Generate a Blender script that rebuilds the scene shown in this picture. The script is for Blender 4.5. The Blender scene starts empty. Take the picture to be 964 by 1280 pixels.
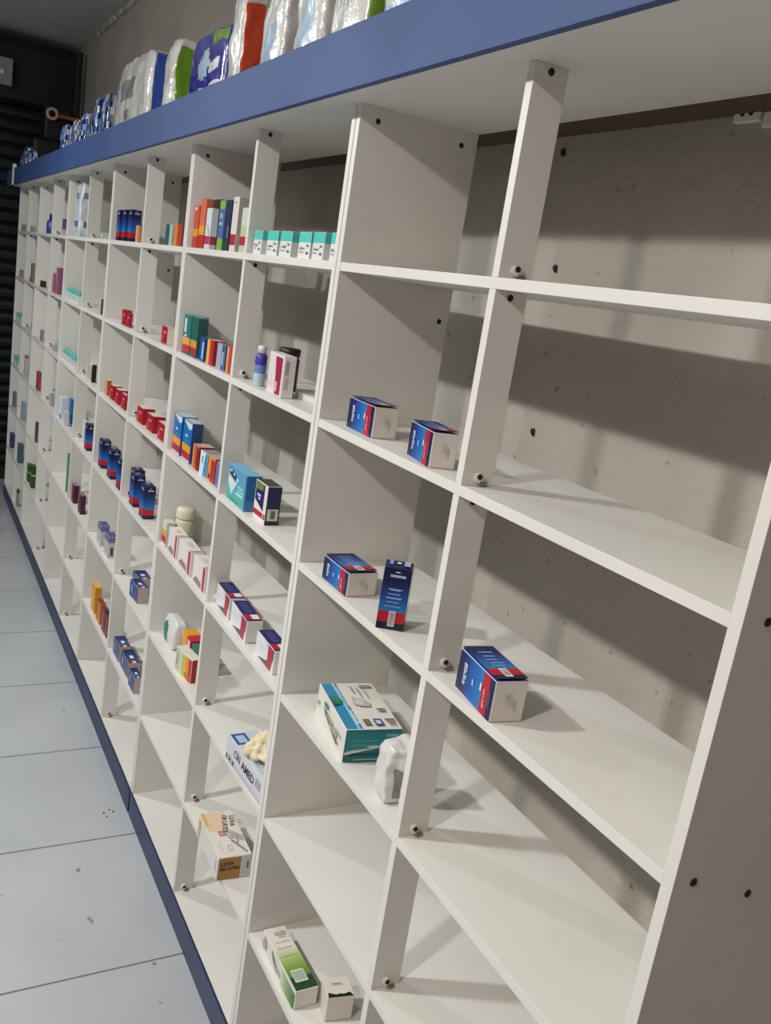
import bpy, bmesh, math, random
from mathutils import Vector, Matrix
random.seed(7)
SC = bpy.context.scene
COL = SC.collection
FZ = 1.866                      # floor is z = 0; shelf heights below were measured from the top shelf
Z = [v + FZ for v in (0.282, 0.0, -0.300, -0.598, -0.894, -1.193, -1.490, -1.781)]
X = [0, -.504, -1.0227, -1.5616, -2.0784, -2.6218, -3.1505, -3.6677, -4.1869, -4.70, -5.225, -5.75, -6.22]
T = .016
DEPTH, DDIV, WALL_Y, CEIL = .258, .057, .39, 1.30 + FZ

# ---------------------------------------------------------------- materials
MATS = {}
def lin(c):
    return tuple((v / 12.92 if v <= .04045 else ((v + .055) / 1.055) ** 2.4) for v in c)
def hexc(h):
    h = h.lstrip('#')
    return tuple(int(h[i:i + 2], 16) / 255 for i in (0, 2, 4))
def mat(h, rough=.45, name=None, **kw):
    key = (h, rough, name)
    if key in MATS: return MATS[key]
    m = bpy.data.materials.new(name or 'print_' + h.strip('#')); m.use_nodes = True
    b = m.node_tree.nodes['Principled BSDF']
    b.inputs['Base Color'].default_value = (*lin(hexc(h)), 1)
    b.inputs['Roughness'].default_value = rough
    for k, v in kw.items(): b.inputs[k.replace('_', ' ')].default_value = v
    MATS[key] = m
    return m
def noisy(name, c1, c2, scale, rough, bump=0, bscale=60, detail=6, spots=None, r2=None, dist=.002):
    m = bpy.data.materials.new(name); m.use_nodes = True
    nt = m.node_tree; b = nt.nodes['Principled BSDF']
    tc = nt.nodes.new('ShaderNodeTexCoord')
    n = nt.nodes.new('ShaderNodeTexNoise'); n.inputs['Scale'].default_value = scale; n.inputs['Detail'].default_value = detail
    nt.links.new(tc.outputs['Object'], n.inputs['Vector'])
    r = nt.nodes.new('ShaderNodeValToRGB')
    r.color_ramp.elements[0].position = .35; r.color_ramp.elements[1].position = .65
    r.color_ramp.elements[0].color = (*lin(hexc(c1)), 1); r.color_ramp.elements[1].color = (*lin(hexc(c2)), 1)
    nt.links.new(n.outputs['Fac'], r.inputs['Fac'])
    out = r.outputs['Color']
    if spots:
        v = nt.nodes.new('ShaderNodeTexNoise'); v.inputs['Scale'].default_value = spots[0]; v.inputs['Detail'].default_value = 2
        nt.links.new(tc.outputs['Object'], v.inputs['Vector'])
        rr = nt.nodes.new('ShaderNodeValToRGB')
        rr.color_ramp.elements[0].position = spots[1]; rr.color_ramp.elements[1].position = spots[1] + .03
        nt.links.new(v.outputs['Fac'], rr.inputs['Fac'])
        mx = nt.nodes.new('ShaderNodeMix'); mx.data_type = 'RGBA'
        nt.links.new(rr.outputs['Color'], mx.inputs['Factor'])
        nt.links.new(out, mx.inputs['A']); mx.inputs['B'].default_value = (*lin(hexc(spots[2])), 1)
        out = mx.outputs['Result']
    nt.links.new(out, b.inputs['Base Color'])
    b.inputs['Roughness'].default_value = rough
    if bump:
        n2 = nt.nodes.new('ShaderNodeTexNoise'); n2.inputs['Scale'].default_value = bscale; n2.inputs['Detail'].default_value = 5
        nt.links.new(tc.outputs['Object'], n2.inputs['Vector'])
        bp = nt.nodes.new('ShaderNodeBump'); bp.inputs['Strength'].default_value = bump; bp.inputs['Distance'].default_value = dist
        nt.links.new(n2.outputs['Fac'], bp.inputs['Height']); nt.links.new(bp.outputs['Normal'], b.inputs['Normal'])
    return m
M_MEL = noisy('white_melamine', '#dad8d2', '#e0ded8', 3, .38, .04, 180)
M_WALL = noisy('rough_plaster', '#a39d94', '#b3ada4', 2.2, .9, .7, 55, 8, spots=(38, .70, '#8a8278'), dist=.004)
M_CEIL = noisy('ceiling_paint', '#b9b7b5', '#c6c4c2', 1.5, .8, .3, 30)
M_BLUE = noisy('blue_laminate', '#304a7c', '#385284', 4, .6, .05, 120)
M_KICK = noisy('navy_laminate', '#1a2850', '#1f2d56', 4, .4, .05, 120)
M_SHUT = mat('#20272b', .45, 'dark_shutter_steel', Metallic=.4)
M_SHADEW = noisy('shaded_wall', '#2a2829', '#333031', 2, .85)  # far end wall lies in shade; that darkness is put into its colour
M_HOLE = mat('#241712', .8, 'hole_dark')
M_STEEL = mat('#8f8d88', .3, 'zinc_screw', Metallic=.9)
M_STOP = mat('#54463c', .8, 'light_stop_brown')  # for the added light-blocking board, toned like the shaded wall
M_WPL = mat('#e8e4dc', .4, 'white_plastic')
M_BLACK = mat('#101012', .5, 'black_rubber')

# ---------------------------------------------------------------- mesh helpers
def link(name, bm, mats, parent=None, smooth=False, loc=(0, 0, 0), rz=0):
    me = bpy.data.meshes.new(name); bm.normal_update(); bm.to_mesh(me); bm.free()
    for m in (mats if isinstance(mats, (list, tuple)) else [mats]): me.materials.append(m)
    if smooth:
        for p in me.polygons: p.use_smooth = True
    o = bpy.data.objects.new(name, me); COL.objects.link(o)
    o.location = loc; o.rotation_euler.z = rz
    if parent: o.parent = parent
    return o
def bx(bm, x0, x1, y0, y1, z0, z1, mi=0, bev=0):
    vs = [bm.verts.new(p) for p in ((x0, y0, z0), (x1, y0, z0), (x1, y1, z0), (x0, y1, z0), (x0, y0, z1), (x1, y0, z1), (x1, y1, z1), (x0, y1, z1))]
    fs = []
    for q in ((0, 1, 5, 4), (1, 2, 6, 5), (2, 3, 7, 6), (3, 0, 4, 7), (4, 5, 6, 7), (3, 2, 1, 0)):
        f = bm.faces.new([vs[i] for i in q]); f.material_index = mi; fs.append(f)
    if bev:
        es = list({e for f in fs for e in f.edges})
        bmesh.ops.bevel(bm, geom=es, offset=bev, segments=2, affect='EDGES', profile=.6)
    return fs
def cyl(bm, c, r, h, axis='z', n=20, mi=0, r2=None):
    m = Matrix.Translation(c)
    if axis == 'x': m = m @ Matrix.Rotation(math.pi / 2, 4, 'Y')
    if axis == 'y': m = m @ Matrix.Rotation(math.pi / 2, 4, 'X')
    g = bmesh.ops.create_cone(bm, cap_ends=True, segments=n, radius1=r, radius2=r if r2 is None else r2, depth=h, matrix=m)
    for v in g['verts']:
        for f in v.link_faces: f.material_index = mi
def tag(o, label=None, cat=None, group=None, kind=None):
    if label: o['label'] = label
    if cat: o['category'] = cat
    if group: o['group'] = group
    if kind: o['kind'] = kind
    return o
def thing(name, label, cat, loc=(0, 0, 0), rz=0, group=None):
    o = bpy.data.objects.new(name, None); COL.objects.link(o); o.empty_display_size = .05
    o.location = loc; o.rotation_euler = (0, 0, rz)
    return tag(o, label, cat, group)
def copy_tree(o, parent=None):
    c = o.copy(); COL.objects.link(c); c.parent = parent
    for ch in o.children: copy_tree(ch, c)
    return c
def S(name, bm, m):
    o = link(name, bm, m); o['kind'] = 'structure'; return o

# ---------------------------------------------------------------- the room
RX0, RX1, RY0 = -6.78, 2.4, -3.2
def floor_mat():
    m = noisy('glazed_floor_tile', '#a9adb2', '#b7bbbf', 1.3, .28, .03, 20, spots=(17, .725, '#7d7f82'))
    nt = m.node_tree; b = nt.nodes['Principled BSDF']
    src = b.inputs['Base Color'].links[0].from_socket
    tc = nt.nodes.new('ShaderNodeTexCoord'); mp = nt.nodes.new('ShaderNodeMapping')
    mp.inputs['Location'].default_value = (.2805, -.0065, 0)
    nt.links.new(tc.outputs['Object'], mp.inputs['Vector'])
    br = nt.nodes.new('ShaderNodeTexBrick'); br.offset = 0; br.squash = 1
    br.inputs['Scale'].default_value = 1; br.inputs['Mortar Size'].default_value = .0035; br.inputs['Mortar Smooth'].default_value = .3
    br.inputs['Brick Width'].default_value = .5665; br.inputs['Row Height'].default_value = .5715
    br.inputs['Color1'].default_value = (0, 0, 0, 1); br.inputs['Color2'].default_value = (0, 0, 0, 1); br.inputs['Mortar'].default_value = (1, 1, 1, 1)
    nt.links.new(mp.outputs['Vector'], br.inputs['Vector'])
    mx = nt.nodes.new('ShaderNodeMix'); mx.data_type = 'RGBA'
    nt.links.new(br.outputs['Fac'], mx.inputs['Factor']); nt.links.new(src, mx.inputs['A'])
    mx.inputs['B'].default_value = (*lin(hexc('#6f6e6c')), 1)
    nt.links.new(mx.outputs['Result'], b.inputs['Base Color'])
    return m
bm = bmesh.new(); bx(bm, RX0, RX1, RY0, WALL_Y, -.1, 0); S('floor', bm, floor_mat())
bm = bmesh.new(); bx(bm, RX0, RX1, RY0, WALL_Y, CEIL, CEIL + .1); S('ceiling', bm, M_CEIL)
bm = bmesh.new(); bx(bm, RX0, RX1, WALL_Y, WALL_Y + .12, 0, CEIL); S('wall_back', bm, M_WALL)
bm = bmesh.new(); bx(bm, RX0 - .12, RX0, RY0, WALL_Y, 0, CEIL); S('wall_left', bm, M_SHADEW)
bm = bmesh.new(); bx(bm, RX1, RX1 + .12, RY0, WALL_Y, 0, CEIL); S('wall_right', bm, noisy('side_wall_paint', '#7c5650', '#86605a', 2, .9))
bm = bmesh.new(); bx(bm, RX0, RX1, RY0 - .12, RY0, 0, CEIL); S('wall_front', bm, noisy('front_wall_paint', '#6c6863', '#75716b', 2, .9))
# ragged mortar bead where the back wall meets the ceiling
bm = bmesh.new()
N = 90; rings = []
for i in range(N + 1):
    x = -6.0 + 4.4 * i / N
    r = .008 + .012 * abs(math.sin(i * 1.7) * math.cos(i * .61)) + random.random() * .008
    ring = []
    for j in range(5):
        a = math.pi / 2 * j / 4
        ring.append(bm.verts.new((x, WALL_Y - r * math.cos(a) - random.random() * .006, CEIL - r * math.sin(a) * 1.3)))
    rings.append(ring)
for a, b in zip(rings, rings[1:]):
    for j in range(4): bm.faces.new((a[j], b[j], b[j + 1], a[j + 1]))
S('trim_1', bm, noisy('crumbled_mortar', '#8f8a82', '#cfc9be', 30, .95, .5, 60))

# ---------------------------------------------------------------- rolling shutter at the far end
sh = thing('rolling_shutter', 'dark steel rolling shutter closing the far end of the room', 'shutter', (RX0, 0, 0))
bm = bmesh.new()
prof = []
z = .02
while z < 2.72:
    prof += [(.035, z), (.062, z + .018), (.068, z + .045), (.062, z + .072), (.035, z + .088)]
    z += .09
prev = None
for px, pz in prof:
    a = bm.verts.new((px, RY0 + .2, pz)); b = bm.verts.new((px, .30, pz))
    if prev: bm.faces.new((prev[0], prev[1], b, a))
    prev = (a, b)
bmesh.ops.recalc_face_normals(bm, faces=bm.faces)
c = link('shutter_curtain', bm, M_SHUT, sh); c.modifiers.new('thick', 'SOLIDIFY').thickness = .003
bm = bmesh.new(); bx(bm, .01, .09, .30, .36, 0, 2.75, bev=.004); link('guide_rail', bm, M_SHUT, sh)
bm = bmesh.new(); bx(bm, .01, .30, RY0 + .1, .36, 2.72, 3.06, bev=.01); link('drum_housing', bm, mat('#0f0f12', .7, 'housing_dark'), sh)
# bottom bar of the shutter
bm = bmesh.new(); bx(bm, .02, .08, RY0 + .2, .30, 0, .10, bev=.004); link('bottom_bar', bm, mat('#101214', .6, 'bar_dark'), sh)

mo = thing('shutter_motor', 'black shutter motor with pale pulley ring and orange strap in the far corner', 'motor', (-6.33, .19, 2.37))
bm = bmesh.new(); bx(bm, -.12, .10, -.13, .14, -.15, .12, bev=.03); bx(bm, -.10, .07, -.06, .12, .12, .34, bev=.02)
link('motor_body', bm, mat('#0e0d10', .6, 'motor_black'), mo)
bm = bmesh.new(); bx(bm, -.02, .02, .13, .17, .0, .72, bev=.006); link('mounting_post', bm, mat('#1d1a1a', .5, 'post_black'), mo)
bm = bmesh.new()
g = bmesh.ops.create_cone(bm, cap_ends=False, segments=24, radius1=.040, radius2=.040, depth=.03, matrix=Matrix.Translation((.12, -.02, .28)) @ Matrix.Rotation(math.pi / 2, 4, 'Y'))
bmesh.ops.solidify(bm, geom=bm.faces, thickness=.018)
link('pulley_ring', bm, mat('#c9a79c', .5, 'pale_pulley'), mo, True)
bm = bmesh.new(); bx(bm, .125, .145, .01, .16, .262, .285, bev=.004); link('strap', bm, mat('#a5482c', .6, 'orange_strap'), mo)

jb = thing('junction_box', 'pale grey electrical box high on the shutter housing', 'electrical box', (-6.47, -.085, 2.79))
bm = bmesh.new(); bx(bm, 0, .06, -.11, .02, 0, .17, bev=.008); link('box_body', bm, mat('#8b8f96', .5, 'grey_box'), jb)
bm = bmesh.new(); cyl(bm, (.066, -.045, .08), .018, .012, 'x'); link('lamp_dome', bm, mat('#d8d8dc', .3, 'dome'), jb, True)

# ---------------------------------------------------------------- shelving
def make_cam():      # plastic dowel with a dark socket, screwed on the right face of a divider
    bm = bmesh.new()
    cyl(bm, (.003, 0, .004), .0075, .006, 'x', 16, 0)
    cyl(bm, (.0065, 0, .006), .0042, .002, 'x', 14, 1)
    cyl(bm, (.007, .007, -.004), .0030, .010, 'y', 10, 2)
    return bm
MESH = {}
def shared(key, fn, mats, name, parent, loc):
    if key not in MESH:
        bm = fn(); me = bpy.data.meshes.new(name); bm.normal_update(); bm.to_mesh(me); bm.free()
        for m in mats: me.materials.append(m)
        MESH[key] = me
    o = bpy.data.objects.new(name, MESH[key]); COL.objects.link(o); o.parent = parent; o.location = loc
    return o
def hole():
    bm = bmesh.new(); cyl(bm, (.0004, 0, 0), .0050, .0012, 'x', 16); return bm
ORD = ['', 'first', 'second', 'third', 'fourth', 'fifth', 'sixth', 'seventh', 'eighth', 'ninth', 'tenth', 'eleventh', 'twelfth']
ULAB = ['nearest white open shelving unit at the right end, mostly empty shelves',
        'white shelving unit second from the right, teal boxes and glove boxes on its shelves',
        'white shelving unit third from the right, with navy and red boxes',
        'white shelving unit fourth from the right, white plastic bag on its top shelf',
        'white shelving unit fifth from the right, with a blue bottle on its top shelf',
        'farthest white shelving unit, at the left end beside the dark shutter']
EHOLES = [(.037, FZ - .305), (.031, FZ - .606), (.131, FZ - .642), (.17, FZ - .305), (.05, FZ - .90), (.05, FZ - 1.2)]
for i in range(6):
    xr = X[2 * i] - (.035 if i else 0); xl = X[2 * i + 2]; xd = X[2 * i + 1]
    ox = (xr + xl) / 2
    u = thing('shelving_unit', ULAB[i], 'shelving unit', (ox, 0, 0), 0, 'white shelving units along the wall')
    zb = 0.0
    for side, a in (('r', xr), ('l', xl - T)):
        bm = bmesh.new(); bx(bm, a - ox, a + T - ox, 0, DEPTH, zb, Z[0], bev=.0007)
        p = link('side_panel', bm, M_MEL, u)
        zs = [(.037, Z[0] - .0245), (.222, Z[0] - .0275)] if side == 'l' else EHOLES
        if side == 'l': zs += [(.237, Z[1] - .082), (.23, Z[3] - .07)]
        if side == 'l' or i == 0:
            for y, zz in zs: shared('hole', hole, [M_HOLE], 'screw_hole', p, (a + T - ox, y, zz))
    bm = bmesh.new(); bx(bm, xl - T - .0008 - ox if i < 5 else xl - T - ox, (xr + (T if i == 0 else .0182)) - ox, -.052, DEPTH, Z[0], Z[0] + T, bev=.0005)
    link('top_board', bm, M_MEL, u)
    bm = bmesh.new(); bx(bm, xl - T - ox, (xr + (T if i == 0 else .0182)) - ox, DEPTH - .04, WALL_Y - .003, Z[0] + T + .0003, Z[0] + T + .006)
    link('light_stop_board', bm, M_STOP, u)  # board added to close the gap, so no light leaks down the wall
    for k in range(1, 8):
        bm = bmesh.new(); bx(bm, xl - ox + .0003, xr - ox - .0003, .0005, DEPTH, Z[k] - T, Z[k], bev=.0007)
        link('shelf' if k < 7 else 'base_board', bm, M_MEL, u)
        bm = bmesh.new(); bx(bm, xd - T - ox, xd - ox, 0.001, DDIV, Z[k] + .0002, Z[k - 1] - (T if k > 1 else 0) - .0002, bev=.0007)
        d = link('divider', bm, M_MEL, u)
        shared('cam', make_cam, [M_WPL, M_HOLE, M_STEEL], 'cam_fitting', d, (xd - ox, .028, Z[k] + .009))
        shared('hole', hole, [M_HOLE], 'screw_hole', d, (xd - ox, .028, Z[k - 1] - (T if k > 1 else 0) - .009))

def board(name, x0, x1, y0, y1, z0, z1, m, label, cat, group):
    bm = bmesh.new(); bx(bm, x0, x1, y0, y1, z0, z1, bev=.0008)
    return tag(link(name, bm, m), label, cat, group)
g = 'blue fascia boards along the top of the shelving'
board('fascia_board', -2.0965, .018, -.066, -.0525, Z[0] - .0015, FZ + .384, M_BLUE, 'blue fascia board over the two nearest shelving units', 'fascia board', g)
board('fascia_board', -4.2045, -2.0972, -.066, -.0525, Z[0] - .0015, FZ + .384, M_BLUE, 'blue fascia board over the third and fourth shelving units from the right', 'fascia board', g)
board('fascia_board', -6.02, -4.205, -.066, -.0525, Z[0] - .0015, FZ + .384, M_BLUE, 'blue fascia board over the two far shelving units, left of centre', 'fascia board', g)
fb = board('fascia_board', -6.42, -6.075, -.066, -.0525, Z[0] - .0015, FZ + .384, M_BLUE, 'short blue fascia end piece beyond the white strip, at the shutter', 'fascia board', g)
bm = bmesh.new(); bx(bm, -6.0745, -6.0205, -.072, -.0525, Z[0] - .001, FZ + .41, bev=.001)
tag(link('joint_strip', bm, M_WPL), 'thin white vertical strip between blue fascia boards at the far end', 'strip')
g = 'navy kickboards along the floor'
board('kickboard', -2.088, -.02, -.0055, -.0005, 0, Z[7], M_KICK, 'navy kickboard under the nearest two shelving units', 'kickboard', g)
board('kickboard', -4.20, -2.100, -.0065, -.0005, 0, Z[7] - .002, M_KICK, 'navy kickboard at the foot of the third and fourth shelving units', 'kickboard', g)
board('kickboard', -6.236, -4.206, -.005, -.0005, 0, Z[7] - .002, M_KICK, 'navy kickboard at the far end, running to the dark shutter', 'kickboard', g)

# little wall fittings in the nearest bay
wp = thing('wall_bracket', 'small white perforated bracket on the wall under the top board', 'bracket', (-.50, WALL_Y, FZ + .298))
bm = bmesh.new(); bx(bm, -.005, .045, -.01, 0, -.012, .012, bev=.002); bx(bm, .05, .16, -.008, 0, -.022, .0, bev=.002); link('plate', bm, M_WPL, wp)
bm = bmesh.new(); cyl(bm, (.012, -.0105, 0), .004, .002, 'y', 12); cyl(bm, (.028, -.0105, 0), .004, .002, 'y', 12); link('screw', bm, M_HOLE, wp)
for x, zz, lb in ((-.919, .2713, 'dark wall plug hole near the top board, nearest bays'), (-.8465, -.2636, 'dark wall plug hole just above the second shelf'), (-.875, .0545, 'faint wall plug hole just above the first shelf')):
    bm = bmesh.new(); cyl(bm, (0, 0, 0), .006, .004, 'y', 14); cyl(bm, (.004, -.002, -.006), .003, .004, 'y', 10)
    o = link('wall_plug', bm, M_HOLE, loc=(x, WALL_Y - .0015, FZ + zz)); tag(o, lb, 'wall plug', 'wall plug holes in the rough wall')
bm = bmesh.new(); random.seed(3)
for i in range(4):
    cyl(bm, (random.uniform(-.03, .03), random.uniform(-.05, .02), .0015), random.uniform(.002, .005), .003, 'z', 8)
tag(link('mortar_crumb', bm, mat('#55524e', .9), loc=(-2.10, -.07, 0)), 'dark crumbs on the tiles beside the kickboard joint', 'crumbs', kind='stuff')

# ---------------------------------------------------------------- cartons
FACE = {'front': 0, 'right': 1, 'back': 2, 'left': 3, 'top': 4, 'bottom': 5}
def carton(name, label, cat, x, y, k, w, d, h, rz=0, base='#e6e2dc', faces={}, decor={}, flap=False, group=None, z=None, bev=.0008, rough=.4, tilt=None, closure='right'):
    """front-left-bottom corner at (x, y) on shelf k; faces: colour per face; decor: face -> [(u0,v0,u1,v1,colour[,shape])]"""
    cols = [base]; idx = {}
    def ci(c):
        if c not in cols: cols.append(c)
        return cols.index(c)
    bm = bmesh.new()
    fs = bx(bm, 0, w, 0, d, 0, h)
    for n, c in faces.items(): fs[FACE[n]].material_index = ci(c)
    es = list({e for f in fs for e in f.edges})
    bmesh.ops.bevel(bm, geom=es, offset=bev, segments=1, affect='EDGES')
    e = .00025
    def P(face, u, v, o=e):
        if face == 'front': return (u * w, -o, v * h)
        if face == 'right': return (w + o, u * d, v * h)
        if face == 'left': return (-o, (1 - u) * d, v * h)
        if face == 'back': return ((1 - u) * w, d + o, v * h)
        return (u * w, v * d, h + o)
    lay = 0
    for face, lst in decor.items():
        for q in lst:
            lay += 1; o = e + lay * .000035 + (.0008 if flap and face == closure else 0)
            if len(q) == 5: pts = [(q[0], q[1]), (q[2], q[1]), (q[2], q[3]), (q[0], q[3])]; c = q[4]
            else: pts = q[0]; c = q[1]
            f = bm.faces.new([bm.verts.new(P(face, min(max(a, .012), .988), min(max(b, .012), .988), o)) for a, b in pts]); f.material_index = ci(c)
    zz = Z[k] if z is None else z
    mats = [mat(c, rough) for c in cols]
    if flap:
        t = thing(name, label, cat, (x, y, zz + .0003), rz, group)
        link('carton_body', bm, mats, t)
        bm = bmesh.new()
        if closure == 'right':
            bx(bm, w + .0002, w + .0009, .0015, d - .0015, .002, h - .003, bev=.0002)
        else:
            bx(bm, .0015, w - .0015, .0015, d - .0015, h + .0002, h + .0009, bev=.0002)
        c = faces.get(closure, base); link('end_flap', bm, mat(c, rough), t)
        return t
    o = link(name, bm, mats, loc=(x, y, zz + .0003), rz=rz)
    return tag(o, label, cat, group)
def mix(a, b, t):
    a, b = hexc(a), hexc(b)
    return '#' + ''.join('%02x' % int(255 * (p + (q - p) * t)) for p, q in zip(a, b))
NV, BL, CB, RD = '#121c4c', '#14489a', '#1f7ab8', '#b3142c'
def grad_u(face_to, u0, u1, stops, n=14, v0=0, v1=1, vert=False):
    out = []
    for i in range(n):
        t = (i + .5) / n; s = t * (len(stops) - 1); j = min(int(s), len(stops) - 2)
        c = mix(stops[j], stops[j + 1], s - j)
        a, b = u0 + (u1 - u0) * i / n, u0 + (u1 - u0) * (i + 1) / n
        out.append((v0, a, v1, b, c) if vert else (a, v0, b, v1, c))
    return out
def bars(face, x0, x1, ys, th, c='#c8d2ea', vert=False):
    return [((y, x0, y + th, x1, c) if vert else (x0, y, x1, y + th, c)) for y in ys]
def glyphs(u0, u1, v0, v1, n, c, vert=False, seed=1):
    """a row of small letter-like strokes (illegible printed wordmark)"""
    r = random.Random(seed); out = []
    L = u1 - u0
    for i in range(n):
        a = u0 + L * i / n; b = a + L / n * .72
        hh = v0 + (v1 - v0) * r.choice((.7, 1, 1))
        m = a + (b - a) * .35
        segs = [(a, v0, m, hh)]
        if r.random() > .3: segs.append((a, v0, b, v0 + (v1 - v0) * .25))
        if r.random() > .3: segs.append((a, hh - (v1 - v0) * .25, b, hh))
        if r.random() > .6: segs.append((b - (m - a), v0, b, hh))
        for s in segs: out.append(((1 - s[3]) if False else s[0], s[1], s[2], s[3], c) if not vert else (s[1], s[0], s[3], s[2], c))
    return out
def navy_lying(label, x, y, k, w, d, h, rz, group='navy blue and red cartons on the near shelves'):
    fr = [(0, 0, .14, 1, NV)] + grad_u('front', .14, .70, [NV, BL, '#1a63ae', CB]) + [(.70, 0, .88, 1, RD), (.88, 0, 1, 1, NV)]
    fr += glyphs(.25, .80, .19, .27, 8, '#e6ecf6', True, 3) + [(.44, .42, .49, .58, '#7cb9e2'), (.66, .50, .70, .68, '#d9dfe6')] + glyphs(.18, .66, .775, .82, 9, '#f0b9bd', True, 5) + glyphs(.3, .7, .925, .95, 7, '#6c7494', True, 6)
    tp = [(0, 0, .16, 1, '#0f1842')] + grad_u('top', .16, .70, [NV, '#173b86', '#1f63a6', '#2c78ae']) + [(.70, 0, .88, 1, RD), (.88, 0, 1, 1, '#161638')]
    for i, u in enumerate((.2, .32, .42, .52, .60)): tp += [(u, .28 + .03 * (i % 2), u + .035, .72 - .04 * (i % 3), '#7f95c8')]
    tp += [(.70, .36, .93, .60, '#e4dfe0')] + [(.72 + .02 * j, .39, .73 + .02 * j, .57, '#8d8a90') for j in range(9)]
    rt = [(.42, .45, .58, .66, '#c3bab0'), (.52, .36, .57, .45, '#cdc4bc')]
    return carton('medicine_box', label, 'medicine box', x, y, k, w, d, h, rz, '#d9d2cb', {'front': BL, 'top': BL, 'left': NV, 'back': BL}, {'front': fr, 'top': tp, 'right': rt}, True, group)
def navy_upright(label, x, y, k, w, d, h, rz, group, detail=False):
    def side(seed):
        q = [(0, 0, 1, .12, '#10163a'), (0, .12, 1, .30, RD)] + grad_u('f', .30, .78, [CB, BL, NV], vert=True) + [(0, .78, 1, 1, '#0e1640')]
        q += [(.25, .86, .8, .90, '#9fb2dc'), (.42, .935, .58, .955, '#b8c4e0')]
        if detail:
            for i, (v, a, b) in enumerate(((.66, .24, .76), (.645, .32, .68), (.58, .26, .70), (.52, .22, .76), (.51, .22, .76), (.45, .24, .68), (.38, .20, .78))): q.append((a, v, b, v + .016, '#8fa4d6'))
            q += [(.40, .06, .64, .31, '#dcd3d4')] + [(.43, .08 + .02 * j, .61, .09 + .02 * j, '#6f6a74') for j in range(11)]
        return q
    tp = [(.15, .25, .28, .75, '#8fa0cc'), (.42, .4, .56, .6, '#e8ecf4'), (.68, .2, .90, .8, '#aab6d8')] if detail else [(.3, .3, .6, .6, '#7f8fc0')]
    return carton('medicine_box', label, 'medicine box', x, y, k, w, d, h, rz, NV, {'top': '#0d1538' if not detail else '#1d2750'}, {'front': side(1), 'right': side(2), 'top': tp}, detail, group, closure='top')
R = math.radians
# ---- second bay from the right (between the double panel and the nearest divider), second shelf
navy_lying('navy, blue and red carton lying on the second shelf, left one near the double panel', -.954, .027, 2, .112, .050, .057, R(-2))
navy_lying('navy, blue and red carton lying on the second shelf, right against the nearest divider', -.715, .027, 2, .103, .045, .057, R(-10))
navy_lying('navy, blue and red carton lying flat on the third shelf, beside the upright navy box', -.932, .010, 3, .110, .062, .046, R(0))
navy_lying('largest navy, blue and red carton, alone on the third shelf of the nearest bay', -.449, .016, 3, .115, .052, .062, R(-8))
navy_upright('tall navy box with red band and barcode standing upright on the third shelf', -.678, -.002, 3, .048, .046, .110, R(58), 'navy blue and red cartons on the near shelves', True)
# mask box on the fourth shelf
TE = '#1f7f86'
tp = [(0, 0, 1, .30, '#2f86ae'), (0, .21, 1, .255, '#9cc9dc')] + glyphs(.10, .55, .265, .295, 16, '#d8eaf0', False, 4) + glyphs(.62, .92, .235, .285, 9, '#e4f0f4', False, 8)
tp += [([(.32, .02), (.46, .0), (.50, .14), (.42, .22), (.33, .16)], '#2e7f5a'), (.44, 0, .52, .09, '#36506a')]
tp += [([(.34, .42), (.50, .38), (.55, .48), (.56, .66), (.48, .70), (.40, .62)], '#b4b5b4'), ([(.38, .46), (.50, .43), (.52, .56), (.44, .60)], '#c8c8c6')]
tp += [(.08, .68, .14, .92, '#8e9698'), (.10, .50, .26, .53, '#8c8f90'), (.14, .60, .34, .63, '#9ba0a0'), (.18, .72, .38, .745, '#a0a4a4')]
tp += [(.60, .74, .63, .90, '#7f7a74'), (.64, .76, .67, .88, '#86817a'), (.82, .36, .94, .48, '#70705f'), (.82, .55, .95, .70, '#384a7c'), (.85, .58, .92, .67, '#c8cee0'), (.82, .76, .85, .94, '#6f6a66'), (.87, .78, .90, .93, '#a87a6a'), (.93, .80, .95, .92, '#7a7a72')]
fr = [(.05, .45, .12, .58, '#b0aea6'), ([(.28, .68), (.36, .50), (.80, .22), (.84, .30), (.44, .60)], '#5a5c52'), (.42, .52, .62, .60, '#9a9a8c'), (.55, .40, .78, .50, '#a6a694'), (.30, .72, .42, .86, '#2f6f5c'), (.70, .56, .9, .62, '#8c8e84')]
rt = [(0, .35, 1, 1, TE), (0, 0, 1, .22, '#1d5f62'), ([(0, .34), (.0, .24), (1, .60), (1, .74)], '#c9d4cc'), ([(.5, .32), (1, .46), (1, .52), (.5, .40)], '#1f6a68'), (.10, .52, .62, .58, '#3d969a'), (.10, .66, .58, .70, '#4aa0a4'), (.70, .80, .92, .88, '#6fb6bc'), ([(.15, .40), (.3, .55), (.45, .44)], '#2a8a70'), (.18, .08, .72, .12, '#8fb8b0')]
carton('mask_box', 'white and teal disposable mask box with diagonal stripe on the fourth shelf', 'box', -.931, .040, 4, .193, .112, .066, R(-9), '#dcd8d0', {'right': TE, 'left': TE}, {'top': tp, 'front': fr, 'right': rt}, True)
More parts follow.
